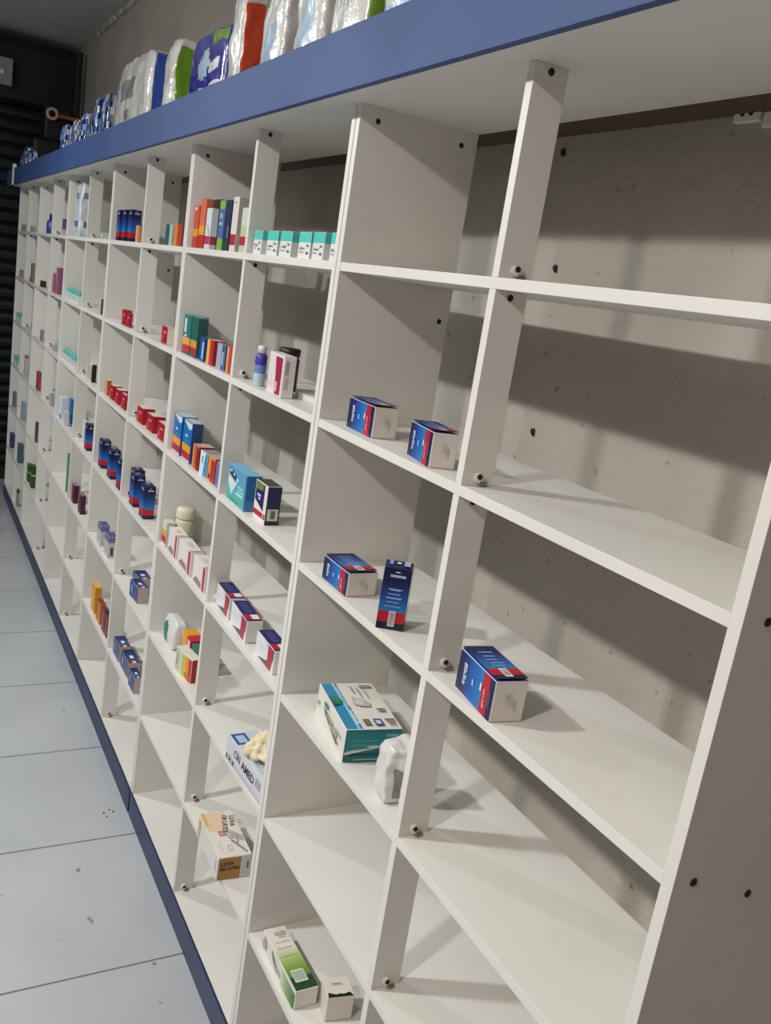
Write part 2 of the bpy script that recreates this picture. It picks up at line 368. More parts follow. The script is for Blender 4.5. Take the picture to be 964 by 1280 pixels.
# long green-white box and small white box on the sixth shelf
tp = [(0, 0, .03, 1, '#e3ded6')] + grad_u('t', .36, .80, ['#cfd3bf', '#a9bf7c', '#7f9f44', '#5f8a3c'], 18) + [(.80, 0, 1, 1, '#24482c'), (.08, .35, .14, .85, '#aaa9a2'), (.15, .45, .18, .78, '#b8b7b0'), (.24, .2, .255, .9, '#c4c3ba'), (.34, .15, .35, .85, '#b9c0a4'), (.47, .1, .48, .9, '#9db373'), (.70, .18, .88, .74, '#d7dccc')]
tp += [(.72, .22 + .05 * j, .86, .245 + .05 * j, '#5c7a62') for j in range(10)]
fr = [([(.02, .4), (.08, .9), (.14, .7), (.16, .3), (.08, .2)], '#a3a19f'), ([(.30, .9), (.36, .75), (.52, .3), (.48, .15), (.34, .5)], '#7f8684'), (.45, .25, .62, .45, '#9da5a6')] + grad_u('f', .60, .98, ['#d8d9ce', '#9db07e', '#6a8f4c', '#3f6b40'], 10, 0, .8)
carton('ointment_box', 'long white box fading to dark green with barcode, lying on the sixth shelf', 'medicine box', -.973, .013, 6, .190, .051, .044, R(0), '#ddd8cf', {}, {'top': tp, 'front': fr}, True)
t = carton('ointment_box', 'small plain white box with torn dark open flap on the sixth shelf', 'medicine box', -.788, .072, 6, .054, .057, .057, R(-11), '#d9d3ca', {}, {'top': glyphs(.30, .42, .3, .7, 1, '#9a958c') + [(.30, .28, .34, .62, '#8f8a82'), (.36, .3, .40, .7, '#a8a39a'), ([(.74, .06), (.99, .02), (.99, .98), (.78, .86), (.86, .62), (.82, .5), (.86, .34)], '#1f1e1c')]}, True)

# plastic-wrapped bundle, fourth shelf beside divider
def blob(name, dims, label, cat, loc, m, seed, amp=.006, cuts=10, rz=0, parent=None, bulge=.15, topsq=1.0, group=None, colfn=None, mats=None, freq=26, stiff=False, SQ=12):
    w, d, h = dims; rnd = random.Random(seed)
    bm = bmesh.new(); bmesh.ops.create_cube(bm, size=1)
    bmesh.ops.subdivide_edges(bm, edges=bm.edges, cuts=cuts, use_grid_fill=True)
    from mathutils import noise
    fm = []
    for f in bm.faces:
        c = f.calc_center_median(); fm.append((f, c.copy(), f.normal.copy()))
    if colfn:
        for f, c, n in fm: f.material_index = colfn(c.x + .5, c.y + .5, c.z + .5, n)
    for v in bm.verts:
        p = v.co.copy()
        # superellipsoid rounding
        ax, ay, az = abs(p.x) * 2, abs(p.y) * 2, abs(p.z) * 2
        kx = 1 + bulge * (1 - az ** 2) * (.5 if ax > .98 else 0); ky = 1 + bulge * (1 - az ** 2) * (1 - ax ** 2) * (1 if ay > .98 else 0)
        kz = 1 + bulge * .5 * (1 - ax ** 2) * (1 if p.z > .49 else 0)
        r = max(0, (ax ** SQ + ay ** SQ + az ** SQ)) ** (1 / SQ); s = 1 / max(r, 1e-6) * max(ax, ay, az)
        q = Vector((p.x * w * kx * s, p.y * d * ky * s, (p.z * kz * s + .5) * h))
        if topsq != 1 and p.z > 0: f2 = 1 - (1 - topsq) * (p.z * 2) ** 2; q.y *= f2
        nv = Vector((p.x * w, p.y * d, p.z * h)) * freq
        nn = noise.noise_vector(nv + Vector((seed * 7.3, seed, 0)))
        n2 = noise.noise_vector(nv * 2.7 + Vector((seed, 3, seed)))
        q += (nn + n2 * .45) * amp * (0 if p.z < -.49 else 1)
        q.z = max(q.z, 0.0005)
        v.co = q
    o = link(name, bm, mats or m, parent, not stiff, loc, rz)
    if label: tag(o, label, cat, group)
    return o
def film(name, c, rough=.18, trans=0.0, bump=.35, scale=60, coat=.6):
    m = noisy(name, c, c, 5, rough, bump, scale, 4)
    b = m.node_tree.nodes['Principled BSDF']; b.inputs['Transmission Weight'].default_value = trans; b.inputs['Coat Weight'].default_value = coat; b.inputs['Coat Roughness'].default_value = .08
    m.name = name; return m
FW = film('white_film', '#d3d2cd', bump=.8, scale=90); FG = film('green_film', '#6f9a1f'); FB = film('blue_film', '#2b4fae'); FP = film('purple_film', '#2b2c8e')
FO = film('orange_film', '#d8481e'); FL = film('leaf_green_film', '#3d8a38'); FGR = film('grey_film', '#8e918e'); FLB = film('light_blue_film', '#a9c3d8'); FMB = film('midblue_film', '#5486c4'); FNV = film('navy_film', '#1a2450'); FPK = film('pink_film', '#b89aa6'); FWH = film('silver_film', '#e6e6ea')
FGY = film('grey_label_film', '#8b8a86', .4, bump=.2)  # grey label patch on the bagged box
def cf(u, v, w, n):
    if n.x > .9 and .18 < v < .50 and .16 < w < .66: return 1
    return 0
blob('plastic_bag', (.058, .075, .102), 'small crumpled white plastic bag around a box, fourth shelf beside the divider', 'plastic bag', (-.616, .060, Z[4]), None, 11, .009, 14, R(-10), bulge=.0, topsq=.75, colfn=cf, mats=[film('milky_film', '#d5d3cf', .35, coat=.2, bump=.5), FGY], freq=20)

# ---- third bay: six teal-topped boxes in a row on the first shelf
def teal_box(label, x, y, k, w, d, h, rz, group, seed):
    c = '#4cc2b8'
    def s(t):
        q = [(0, .62, 1, 1, c)]
        q += glyphs(.12, .62, .34, .44, 6, '#56565a', False, seed) + glyphs(.12, .50, .22, .28, 6, '#77777c', False, seed + 2) + [(.70, .46, .86, .54, '#77777c'), (.72, .18, .90, .26, '#5c5c62')]
        return q
    return carton('ointment_box', label, 'medicine box', x, y, k, w, d, h, rz, '#dcdedb', {'top': c}, {'front': s(0), 'right': [(0, .62, 1, 1, c)], 'back': [(0, .62, 1, 1, c)], 'left': [(0, .62, 1, 1, c)]}, True, group, closure='top')
pos = ['leftmost, beside the divider', 'second from left', 'third from left', 'fourth from left', 'fifth from left', 'rightmost, beside the double panel']
for i, (xa, w) in enumerate(((-1.552, .062), (-1.462, .060), (-1.380, .066), (-1.272, .056), (-1.196, .060), (-1.108, .045))):
    teal_box('teal-topped white box in the first-shelf row of six, ' + pos[i], xa, .014, 1, w, .040, .054, R((-3, 2, 0, 3, -2, 1)[i]), 'row of six teal and white boxes on the first shelf', 20 + i)
# second shelf of third bay: spray bottle, navy tube box, pink and white box, white packet
b = thing('spray_bottle', 'slim bottle, purple above pale blue, second shelf, third bay from right', 'bottle', (-1.446, .028, Z[2]))
bm = bmesh.new()
prof = [(.0, 0), (.019, 0), (.021, .004), (.021, .062), (.0195, .069), (.010, .074), (.0, .074)]
def lathe(prof, n=24, cols=None):
    bm = bmesh.new(); rs = []
    for r, z in prof: rs.append([bm.verts.new((r * math.cos(2 * math.pi * i / n), r * math.sin(2 * math.pi * i / n), z)) for i in range(n)] if r > 0 else [bm.verts.new((0, 0, z))])
    for j, (a, b) in enumerate(zip(rs, rs[1:])):
        for i in range(n):
            i2 = (i + 1) % n
            if len(a) == 1: f = bm.faces.new((a[0], b[i2], b[i]))
            elif len(b) == 1: f = bm.faces.new((a[i], a[i2], b[0]))
            else: f = bm.faces.new((a[i], a[i2], b[i2], b[i]))
            if cols: f.material_index = cols[j]
    bmesh.ops.recalc_face_normals(bm, faces=bm.faces)
    return bm
bm = lathe([(0, 0), (.012, 0), (.014, .004), (.014, .030), (.014, .050), (.014, .070), (.012, .074), (.009, .077), (0, .077)], 24, [0, 0, 0, 1, 2, 2, 2, 2])
link('bottle_body', bm, [mat('#b9cfdb', .35), mat('#6e86c4', .35), mat('#43389a', .35)], b, True)
bm = lathe([(0, .077), (.010, .077), (.010, .092), (.008, .095), (0, .095)]); link('cap', bm, mat('#d9d6e6', .35), b, True)
t = thing('pill_jar', 'dark jar with black lid standing behind the pink and white box', 'jar', (-1.418, .086, Z[2]))
bm = lathe([(0, 0), (.024, 0), (.026, .004), (.026, .072), (.022, .080), (0, .080)]); link('jar_body', bm, mat('#262c4c', .4), t, True)
bm = lathe([(0, .080), (.025, .080), (.026, .083), (.026, .096), (.024, .099), (0, .099)]); link('lid', bm, mat('#121214', .4), t, True)
fr = [([(.44, .93), (.90, .93), (.90, .03), (.56, .03), (.52, .5)], '#9f2444'), (.58, .10, .68, .34, '#e8b4be'), (.05, .18, .35, .30, '#d9c4cc'), (.08, .4, .3, .43, '#d4d0d4'), (.06, .55, .3, .58, '#d4d0d4')]
carton('cream_box', 'white carton with broad crimson stripe standing on the second shelf, third bay', 'medicine box', -1.368, .018, 2, .104, .028, .092, R(-3), '#ddd4d4', {}, {'front': fr, 'right': [(.15, .55, .45, .88, '#a09a92'), (.2, .2, .5, .5, '#b7b2aa')]}, True)
carton('cream_box', 'flat off-white packet lying behind the crimson-striped carton on the second shelf', 'medicine box', -1.300, .062, 2, .110, .055, .014, R(4), '#d6d8cf', {}, {})
# third shelf of third bay
fr = [(0, 0, 1, 1, '#58a8b8')] + grad_u('f', 0, 1, ['#55b0a0', '#58aeb4', '#5a9fc4', '#5f9cc8'], 10, vert=True) + [([(.08, .50), (.30, .20), (.62, .72), (.12, .88)], '#cfdcdc'), ([(.12, .72), (.50, .60), (.52, .80), (.16, .96)], '#28505c'), (.18, .82, .24, .90, '#d8e4e4'), (.34, .76, .40, .84, '#d8e4e4'), (.62, .52, .9, .56, '#a9d6dc'), (.62, .42, .92, .46, '#a9d6dc'), (.55, .30, .9, .37, '#b8e6dc'), (.15, .06, .75, .11, '#2f8f74')]
carton('medicine_box', 'light cyan carton with white arrow shape leaning on the third shelf, third bay', 'medicine box', -1.536, .010, 3, .142, .040, .088, R(-1), '#5a9cc0', {'right': '#2a66a0', 'top': '#78b4d0'}, {'front': fr, 'right': [(0, 0, 1, .3, '#3f7cb0')]}, True)
fr = [([(.05, .98), (.78, .98), (.78, .30), (.30, .44), (.05, .50)], '#1b1d55'), ([(.06, .98), (.72, .98), (.62, .80), (.10, .78)], '#6c7c3c'), (.2, .62, .5, .68, '#c8cce0'), (.3, .54, .5, .59, '#b8bcd8'), (0, .12, 1, .26, '#b01f2c'), (.82, 0, .86, .95, '#ece8ea')]
carton('medicine_box', 'navy, white and red carton with olive patch, upright on the third shelf, third bay', 'medicine box', -1.356, .018, 3, .076, .036, .092, R(0), '#e2dcdc', {'right': '#1b1b48', 'top': '#3a4030'}, {'front': fr, 'right': [(0, 0, 1, .12, '#16161a'), (.12, .12, .86, .42, '#cfd0c0'), (.35, .17, .68, .38, '#5c7050')]}, True)
# fourth shelf, three white boxes with navy tops
def navytop(label, x, y, w, rz, w2=0):
    fr = [([(0, 0), (.02, .16), (.66, .30), (.66, 0)], '#e1dee0'), ([(.15, .02), (.66, .28), (.66, .02)], '#45405c'), ([(.66, 0.02), (.88, .02), (1, 1), (.68, 1)], '#a31738'), ([(.66, .7), (.66, 1), (.40, 1)], '#b9c8e0'), (.15, .60, .5, .64, '#b8c4d0'), (.18, .48, .46, .52, '#c8ccd4'), ([(.93, .5), (.96, .5), (1, .98), (.97, .98)], '#2a2648')]
    tp = [(0, 0, .68, 1, '#20245c'), (.68, 0, .92, 1, '#a31738'), (.92, 0, 1, 1, '#15132c'), (.70, .45, .90, .9, '#e6e0e2')] + [(.12 + .1 * j, .3, .16 + .1 * j, .75, '#4c559a') for j in range(5)]
    carton('medicine_box', label, 'medicine box', x, y, 4, w, .040, .056, rz, '#dcdadb', {}, {'front': fr, 'top': tp, 'right': [(.2, 0, .8, .05, '#8a8a90')]}, True, 'white boxes with navy tops on the fourth shelf')
navytop('leftmost of three white boxes with navy tops and crimson ends, fourth shelf', -1.558, .024, .122, R(-3))
navytop('middle of three white boxes with navy tops and crimson ends, fourth shelf', -1.425, .020, .138, R(-4))
navytop('rightmost of three white boxes with navy tops and crimson ends, fourth shelf', -1.236, .018, .122, R(-2))
# glove box, fifth shelf
def text(parent, body, size, loc, rot, color, name='lettering', ext=.0003, sx=1):
    cu = bpy.data.curves.new('lettering', 'FONT'); cu.body = body; cu.size = size; cu.extrude = ext; cu.align_x = 'LEFT'; cu.offset = size * .015
    tmp = bpy.data.objects.new('tmp', cu); COL.objects.link(tmp)
    dg = bpy.context.evaluated_depsgraph_get(); me = bpy.data.meshes.new_from_object(tmp.evaluated_get(dg))
    bpy.data.objects.remove(tmp); me.materials.clear(); me.materials.append(mat(color, .5))
    o = bpy.data.objects.new(name, me); COL.objects.link(o); o.parent = parent; o.location = loc; o.rotation_euler = rot; o.scale = (sx, 1, 1)
    return o
fr = [(0, 0, 1, 1, '#cfccd6'), (0, 0, 1, .18, '#bcbac4'), (.01, .05, .24, .24, '#343a52'), (.05, .09, .10, .2, '#bcbcc8'), (.14, .09, .2, .2, '#bcbcc8'), (.82, .50, .94, .80, '#7d8088'), (.84, .56, .92, .62, '#c8c8cc'), (.84, .68, .92, .74, '#c8c8cc'), (.1, .30, .16, .33, '#8a8a92')]
tp = [(0, 0, 1, 1, '#c3cdd2'), (.03, .03, .26, .36, '#345a94'), (.07, .10, .22, .30, '#aabfd8'), (.60, .10, .95, .13, '#a0b0ba'), (.60, .2, .9, .23, '#a8b6be'), ([(.42, .35), (.60, .22), (.86, .3), (.9, .6), (.6, .7)], '#5f6a66')]
gb = carton('glove_box', 'pale grey-blue glove box with cream gloves pulled out, on the fifth shelf', 'box', -1.289, -.002, 5, .226, .112, .062, R(2), '#ccd0d4', {}, {'front': fr, 'top': tp}, True)
text(gb, 'CRI', .026, (.050, -.0008, .030), (math.pi / 2, 0, 0), '#5c5e66')
text(gb, 'AMED', .028, (.100, -.0008, .026), (math.pi / 2, 0, 0), '#26282c')
# gloves: crumpled latex gloves hanging out of the opening
def glove(parent_label, loc, rz, seed, s=1.0):
    rnd = random.Random(seed); bm = bmesh.new()
    def tube(pts, rads):
        n = 10; prev = None
        for i, (p, r) in enumerate(zip(pts, rads)):
            p = Vector(p); t = (Vector(pts[min(i + 1, len(pts) - 1)]) - Vector(pts[max(i - 1, 0)])).normalized()
            a = t.orthogonal().normalized(); b = t.cross(a)
            ring = [bm.verts.new(p + (a * math.cos(2 * math.pi * j / n) + b * math.sin(2 * math.pi * j / n) * .75) * r) for j in range(n)]
            if prev:
                for j in range(n): bm.faces.new((prev[j], prev[(j + 1) % n], ring[(j + 1) % n], ring[j]))
            else: bm.faces.new(ring[::-1])
            prev = ring
        bm.faces.new(prev)
    tube([(0, 0, -.01), (0, 0, .02), (.005, .005, .042), (.0, .01, .060), (-.01, .01, .070)], [.026, .036, .042, .036, .016])
    for k, (dx, dy, L, dz) in enumerate(((-.045, -.028, .075, -.035), (-.020, -.045, .070, -.040), (.018, -.046, .066, -.036), (.042, -.025, .056, -.030), (-.040, .030, .055, .0))):
        tube([(dx * .2, dy * .2, .040), (dx * .5, dy * .5, .050), (dx * .8, dy * .8, .042 + dz * .4), (dx * 1.05, dy * 1.05, .032 + dz * .7), (dx * 1.25, dy * 1.15, .026 + dz * .6)], [.022, .019, .016, .014, .008])
    for v in bm.verts: v.co = v.co * s
    bmesh.ops.recalc_face_normals(bm, faces=bm.faces)
    m = noisy('cream_latex', '#d9c9a4', '#e6dabb', 12, .55, .5, 50, dist=.004); m.node_tree.nodes['Principled BSDF'].inputs['Subsurface Weight'].default_value = .04
    o = link('latex_glove', bm, m, None, True, loc, rz)
    rm = o.modifiers.new('merge', 'REMESH'); rm.mode = 'VOXEL'; rm.voxel_size = .0032; rm.use_smooth_shade = True
    tx = bpy.data.textures.new('crumple', 'CLOUDS'); tx.noise_scale = .022
    dm = o.modifiers.new('crumple', 'DISPLACE'); dm.texture = tx; dm.strength = .022; dm.mid_level = .5
    sm = o.modifiers.new('soft', 'SMOOTH'); sm.iterations = 5
    return tag(o, parent_label, 'glove', 'cream latex gloves on the glove box')
glove('cream latex glove with fingers drooping over the front of the glove box', (-1.165, .045, Z[5] + .072), R(10), 4, .80)
glove('cream latex glove bunched at the back of the glove box opening', (-1.135, .092, Z[5] + .072), R(200), 9, .85)
# latex glove carton, sixth shelf
tp = [(0, 0, 1, 1, '#dcd6d0'), ([(0, .02), (.46, .02), (.42, .45), (.30, .72), (0, .75)], '#dcc4a4'), ([(.02, 0), (.34, 0), (.30, .14), (.02, .12)], '#cfae70'), (.44, .30, .56, .50, '#a86a64'), (.46, .33, .54, .47, '#c9928c'), ([(.40, .55), (.62, .62), (.72, .95), (.60, .98), (.50, .8)], '#a7aaa0'), ([(.62, .60), (.92, .92), (.96, .88), (.68, .56)], '#8c8a80'), ([(.44, .48), (.66, .64), (.68, .61), (.48, .45)], '#8f8c84'), ([(.55, .80), (.75, .70), (.78, .74), (.58, .86)], '#9a988e'), (.76, .38, .88, .55, '#b9b4b0'), (.79, .42, .85, .51, '#dcd6d0'), (.70, .2, .90, .22, '#a6a6ae')]
rt = [(.03, 0, .68, .98, '#a87c38'), (.72, 0, 1, 1, '#cdc8c4'), (.86, .4, .93, .72, '#75757c'), (.76, .2, .92, .23, '#9a9aa0')]
lb = carton('glove_box', 'white and tan latex glove box lying on the sixth shelf beside the double panel', 'box', -1.409, -.006, 6, .193, .086, .062, R(-3), '#dbd6d2', {}, {'top': tp, 'right': rt, 'front': [(.02, .1, .12, .8, '#cfae70'), (.90, .3, .93, .8, '#b9bcc8')]}, True)
text(lb, 'LUVA', .014, (.1955, .007, .040), (math.pi / 2, 0, math.pi / 2), '#3a2a14')
text(lb, 'DE LÁTEX', .0112, (.1955, .006, .027), (math.pi / 2, 0, math.pi / 2), '#3a2a14')
text(lb, 'LUVA', .019, (.024, .072, .0628), (0, 0, R(-12)), '#4a4038')
text(lb, 'DE LÁTEX', .017, (.020, .054, .0628), (0, 0, R(-12)), '#4a4038')

# ---------------------------------------------------------------- fourth bay
def bands(*b):   # vertical stack of colour bands bottom->top: (v0, v1, colour)
    return [(0, a, 1, c, col) for a, c, col in b]
def std(label, x, y, k, w, d, h, base, bnds=(), rz=0, side=None, top=None, group=None, name='medicine_box', extra=(), sidebands=True):
    dec = {'front': bands(*bnds) + list(extra)}
    if sidebands and bnds: dec['right'] = bands(*bnds)
    fc = {}
    if side: fc['right'] = side; dec.pop('right', None)
    if top: fc['top'] = top
    return carton(name, label, 'medicine box', x, y, k, w, d, h, rz, base, fc, dec, False, group, bev=.0006)
def place(k, b): return f'{ORD[k]} shelf, {ORD[b]} bay from right'
G = 'assorted upright cartons in the fourth bay, first shelf'
std('orange-red carton with yellow band, farthest left in the first-shelf row, fourth bay', -2.072, .014, 1, .050, .04, .116, '#c2301a', ((0, .28, '#b32a20'), (.28, .46, '#d98a28'), (.46, 1, '#c83a1e')), group=G, extra=((.1, .9, .5, .97, '#e8c8c0'),))
std('taller salmon-red carton with yellow band, second in the first-shelf row', -2.014, .014, 1, .048, .04, .134, '#c8604a', ((0, .28, '#b32a20'), (.28, .46, '#e0a030'), (.46, 1, '#cf6a50')), group=G)
std('black carton with dark maroon top half standing behind the narrow white one', -1.956, .030, 1, .080, .04, .134, '#1c161c', ((.0, .26, '#241420'), (.5, 1, '#1a141a')), group=G, top='#3a2834')
std('narrow white carton with pink base band, in front of the black carton', -1.938, .010, 1, .046, .018, .108, '#d6dadc', ((0, .12, '#d2ccd2'), (.12, .32, '#b03a5c'), (.32, 1, '#d2dadc')), group=G, extra=(([(.3, .6), (.4, .6), (.8, .35), (.7, .33)], '#4a6080'),))
std('lime green and steel blue carton in the first-shelf row, fourth bay', -1.840, .014, 1, .044, .04, .128, '#4d6d9a', ((0, .24, '#7fae3c'), (.24, .82, '#4a6a9c'), (.82, 1, '#7fae3c')), group=G, extra=tuple(glyphs(.2, .8, .5, .58, 4, '#d8e0ec', False, 4)) + tuple(glyphs(.2, .8, .64, .74, 4, '#d8e0ec', False, 7)))
std('dark navy carton right of the lime green one, fourth bay', -1.789, .014, 1, .044, .04, .127, '#1d2a4c', ((0, .2, '#23402c'), (.2, 1, '#1c2748')), group=G, extra=((.6, .25, .75, .5, '#7c88a8'),))
std('tall off-white carton with crimson base band, fourth bay', -1.732, .014, 1, .044, .04, .134, '#d8d0cc', ((0, .12, '#d6cccc'), (.12, .32, '#a82434'), (.32, 1, '#dad2ce')), group=G, side='#aaa79c', extra=((.3, .88, .6, .91, '#807a78'),))
std('shorter white and pale green carton with crimson band beside the divider', -1.656, .014, 1, .056, .03, .107, '#c9ccb8', ((0, .16, '#bfc0b0'), (.16, .36, '#b0263a'), (.36, .6, '#b8c890'), (.6, 1, '#cccdbf')), group=G)
G = 'assorted cartons in the fourth bay, second shelf'
TB = ((0, .06, '#27505c'), (.06, .24, '#b8303a'), (.24, .42, '#dfa23a'), (.42, 1, '#23706c'))
std('teal, yellow and red carton, leftmost on the second shelf, fourth bay', -2.070, .014, 2, .075, .05, .112, '#23706c', TB, group=G, top='#6fa098', extra=((.15, .55, .4, .9, '#c8e0dc'), (.25, .44, .5, .5, '#e8e0d0')))
std('teal, yellow and red carton with a pale window, second on its shelf', -1.985, .014, 2, .060, .026, .112, '#245c5c', ((0, .06, '#27505c'), (.06, .24, '#a8303a'), (.24, .42, '#cf963a'), (.42, 1, '#23605c')), group=G, side='#2a5450', top='#6fa098', extra=())
std('small blue and white carton beside the teal pair', -1.892, .014, 2, .042, .03, .066, '#22508c', ((0, 1, '#22508c'),), group=G, extra=((.5, .1, .85, .8, '#9fc4e4'),))
std('small yellow and red carton on the second shelf, fourth bay', -1.826, .014, 2, .056, .035, .067, '#b62a30', ((0, 1, '#b62a30'),), group=G, extra=((0, 0, .40, 1, '#e0b040'), (.40, 0, .5, 1, '#d8703a')), side='#8c2838', top='#d8a890')
std('small grey-lilac carton with a blue edge, second shelf, fourth bay', -1.738, .014, 2, .066, .03, .067, '#a8a6b4', (), group=G, extra=((.62, 0, 1, 1, '#2c5f9c'), (.7, .2, .85, .7, '#a8c4dc')), side='#2b4f60', top='#5c5a60')
std('small orange-red carton next to the divider, second shelf, fourth bay', -1.656, .014, 2, .044, .04, .068, '#b8442c', (), group=G, extra=((0, 0, .32, 1, '#d0a088'), (.32, 0, .6, 1, '#cc5a30')), side='#b23c28')
G = 'assorted cartons in the fourth bay, third shelf'
BY = ((0, .06, '#c8c8d0'), (.06, .24, '#b3242c'), (.24, .42, '#e09a2c'), (.42, 1, '#1c6ab0'))
ex = (([(0, .98), (.7, .80), (1, .86), (1, .98)], '#c8d8e4'), (.30, .60, .56, .66, '#9fd0f0'), (.25, .46, .7, .52, '#2a8a8c'))
std('tall blue carton with yellow and red bands, left of the pair, third shelf', -2.072, .014, 3, .085, .045, .118, '#1c6ab0', BY, group=G, extra=ex, side='#1c5080', top='#b8c4cc')
std('tall blue carton with yellow and red bands, right of the pair, third shelf', -1.968, .014, 3, .085, .032, .118, '#1c6ab0', BY, group=G, extra=ex, side='#1b4478', top='#b8bcc0')
std('orange and dark red small carton, third shelf, fourth bay', -1.856, .014, 3, .055, .045, .068, '#c85a30', (), group=G, extra=((0, 0, .25, 1, '#d8905a'), (.62, 0, 1, .92, '#7c2026')), side='#5a1a20', top='#c8a48c')
std('small white and light blue carton, third shelf, fourth bay', -1.785, .014, 3, .066, .045, .066, '#d8dce6', (), group=G, extra=(([(.5, 0), (1, 0), (1, 1), (.72, 1)], '#2f8ac0'), (.3, .5, .4, .8, '#40506c')), side='#2f80b8', top='#8d8a8c')
std('small orange carton with red centre, third shelf, fourth bay', -1.710, .014, 3, .056, .045, .068, '#dc8a3c', (), group=G, extra=((.45, 0, 1, .9, '#b02c28'), (.15, .1, .4, .3, '#5a2a20')), side='#a83038', top='#a8a49c')
std('slim slate-blue carton beside the divider, third shelf, fourth bay', -1.642, .014, 3, .030, .045, .066, '#6c6ca0', (), group=G, side='#5a6498', top='#a8a49c')
# fourth shelf
t = thing('pill_bottle', 'pale bottle with rounded lid standing behind the yellow-red carton, fourth shelf', 'bottle', (-2.040, .070, Z[4]))
bm = lathe([(0, 0), (.028, 0), (.030, .004), (.030, .082), (.026, .09), (0, .09)]); link('bottle_body', bm, mat('#c9c8ac', .4), t, True)
bm = lathe([(0, .09), (.029, .09), (.030, .094), (.030, .116), (.025, .125), (0, .127)]); link('cap', bm, mat('#d3d0b8', .4), t, True)
std('pale carton with yellow and dark red panels, fourth shelf, fourth bay', -2.074, .010, 4, .050, .026, .078, '#ccd0b8', ((.0, .12, '#d6d4c4'), (.12, .38, '#a8301c'), (.38, .62, '#dc9a2c'), (.62, 1, '#c8ccb4')), name='medicine_box', side='#c4c4b0')
def pinkedge(label, x, w):
    carton('medicine_box', label, 'medicine box', x, .014, 4, w, .036, .070, R(-2), '#e0dad6', {}, {'front': [([(.05, 0), (.72, 0), (.72, .24), (.3, .3)], '#8c7478'), (.72, 0, .80, 1, '#e0c0c4'), (.80, 0, .96, 1, '#a02040')], 'top': [(.86, 0, .97, 1, '#c08088'), (.3, .3, .6, .7, '#cfc0b8')]}, False, 'white cartons with crimson edges on the fourth shelf', bev=.0006)
pinkedge('leftmost white carton with crimson edge lying on the fourth shelf, fourth bay', -2.012, .106)
pinkedge('middle white carton with crimson edge lying on the fourth shelf, fourth bay', -1.896, .140)
pinkedge('rightmost white carton with crimson edge, touching the divider, fourth shelf', -1.744, .126)
# fifth shelf
G = 'assorted cartons in the fourth bay, fifth shelf'
def cfp(u, v, w, n): return 1 if (n.y < -.9 and ((u - .30) ** 2 / .12 + (w - .42) ** 2 / .16) < 1) else 0
blob('pill_pouch', (.105, .05, .085), 'pale pouch with green leaf shape, leftmost on the fifth shelf, fourth bay', 'pouch', (-1.968, .055, Z[5]), None, 21, .002, 12, 0, bulge=.25, colfn=cfp, mats=[film('pouch_film', '#d6d6d6', .3, bump=.1), mat('#0d7a58', .4)], freq=14, topsq=.6)
std('amber yellow carton at the back of the fifth shelf, fourth bay', -1.900, .055, 5, .050, .04, .078, '#dc9c34', (), group=G, extra=((0, 0, .15, 1, '#d8cca0'),), side='#cf8f2c')
std('crimson carton with white patch behind the yellow-green one, fifth shelf', -1.840, .050, 5, .040, .04, .080, '#c02034', (), group=G, side='#b02034', extra=((.3, .7, .8, .95, '#e8d0d0'),))
std('dark green and silver carton behind, next to the divider, fifth shelf', -1.792, .052, 5, .075, .04, .078, '#2f6a50', (), group=G, extra=((0, 0, .2, .8, '#a8b0a8'), (.5, .1, .6, .7, '#8fb0a0')), side='#2f5a48', top='#40705a')
carton('medicine_box', 'lime, yellow, orange and red striped carton in front, fifth shelf, fourth bay', 'medicine box', -1.795, .008, 5, .108, .030, .072, R(8), '#d2d4c0', {'right': '#a8241c', 'top': '#dcd8c8'}, {'front': [(0, 0, .22, 1, '#b9bda4'), (.22, 0, .42, .9, '#c6cba8'), (.42, 0, .54, .9, '#b8b83c'), (.54, 0, .66, .9, '#dcb03a'), (.66, 0, .82, .95, '#e08a30'), (.82, 0, 1, .96, '#b8281c'), (.62, .08, .78, .12, '#40301c'), (.62, .22, .78, .26, '#40301c'), (.62, .08, .65, .26, '#40301c'), (.75, .08, .78, .26, '#40301c'), ([(.05, .3), (.12, .8), (.14, .3)], '#8a9478')]}, False, G)

# ---------------------------------------------------------------- fifth bay
G = 'small cartons on the first shelf, fifth bay'
for (c1, n, x, s) in (('#1d5c60', 'dark teal', -2.425, '#2c6c6c'), ('#a9bcb0', 'pale sage', -2.378, '#9fb4a8'), ('#d8823c', 'orange', -2.320, '#cc7434'), ('#b03a30', 'brick red', -2.270, '#7c4a48')):
    std(f'{n} slim carton standing on the {place(1, 5)}', x, .026, 1, .034, .020 if n != 'brick red' else .012, .066, c1, (), group=G, side=s)
RDK = dict(side='#d8d0c4', top='#dcd6cc')
rex = ((.1, .2, .35, .5, '#c85a60'), (.5, .1, .9, .3, '#8c1420'), (.3, .6, .8, .72, '#d08084'))
G = 'small red cartons on the fifth and sixth bay shelves'
std(f'single red carton with white end on the {place(2, 5)}', -2.312, .014, 2, .068, .026, .054, '#a8182a', (), group=G, extra=rex, **RDK)
for i, x in enumerate((-2.540, -2.398, -2.252)):
    std(f'{("left", "middle", "right")[i]} red carton with cream top on the {place(3, 5)}', x, .014, 3, .080, .042, .056, '#a8182a', (), group=G, extra=rex, side='#a01a2a' if i < 2 else '#c8c0b4', top='#dcd6cc')
std('brown carton standing at the back of the third shelf, fifth bay from right', -2.50, .14, 3, .05, .03, .06, '#7c3428', (), side='#8c4434', top='#b8a090')
std('slim brown carton standing at the back of the second shelf, fifth bay', -2.42, .15, 2, .028, .012, .062, '#6c4438', (), side='#6c4438')
G = 'tall navy blue and red medicine boxes on the shelves'
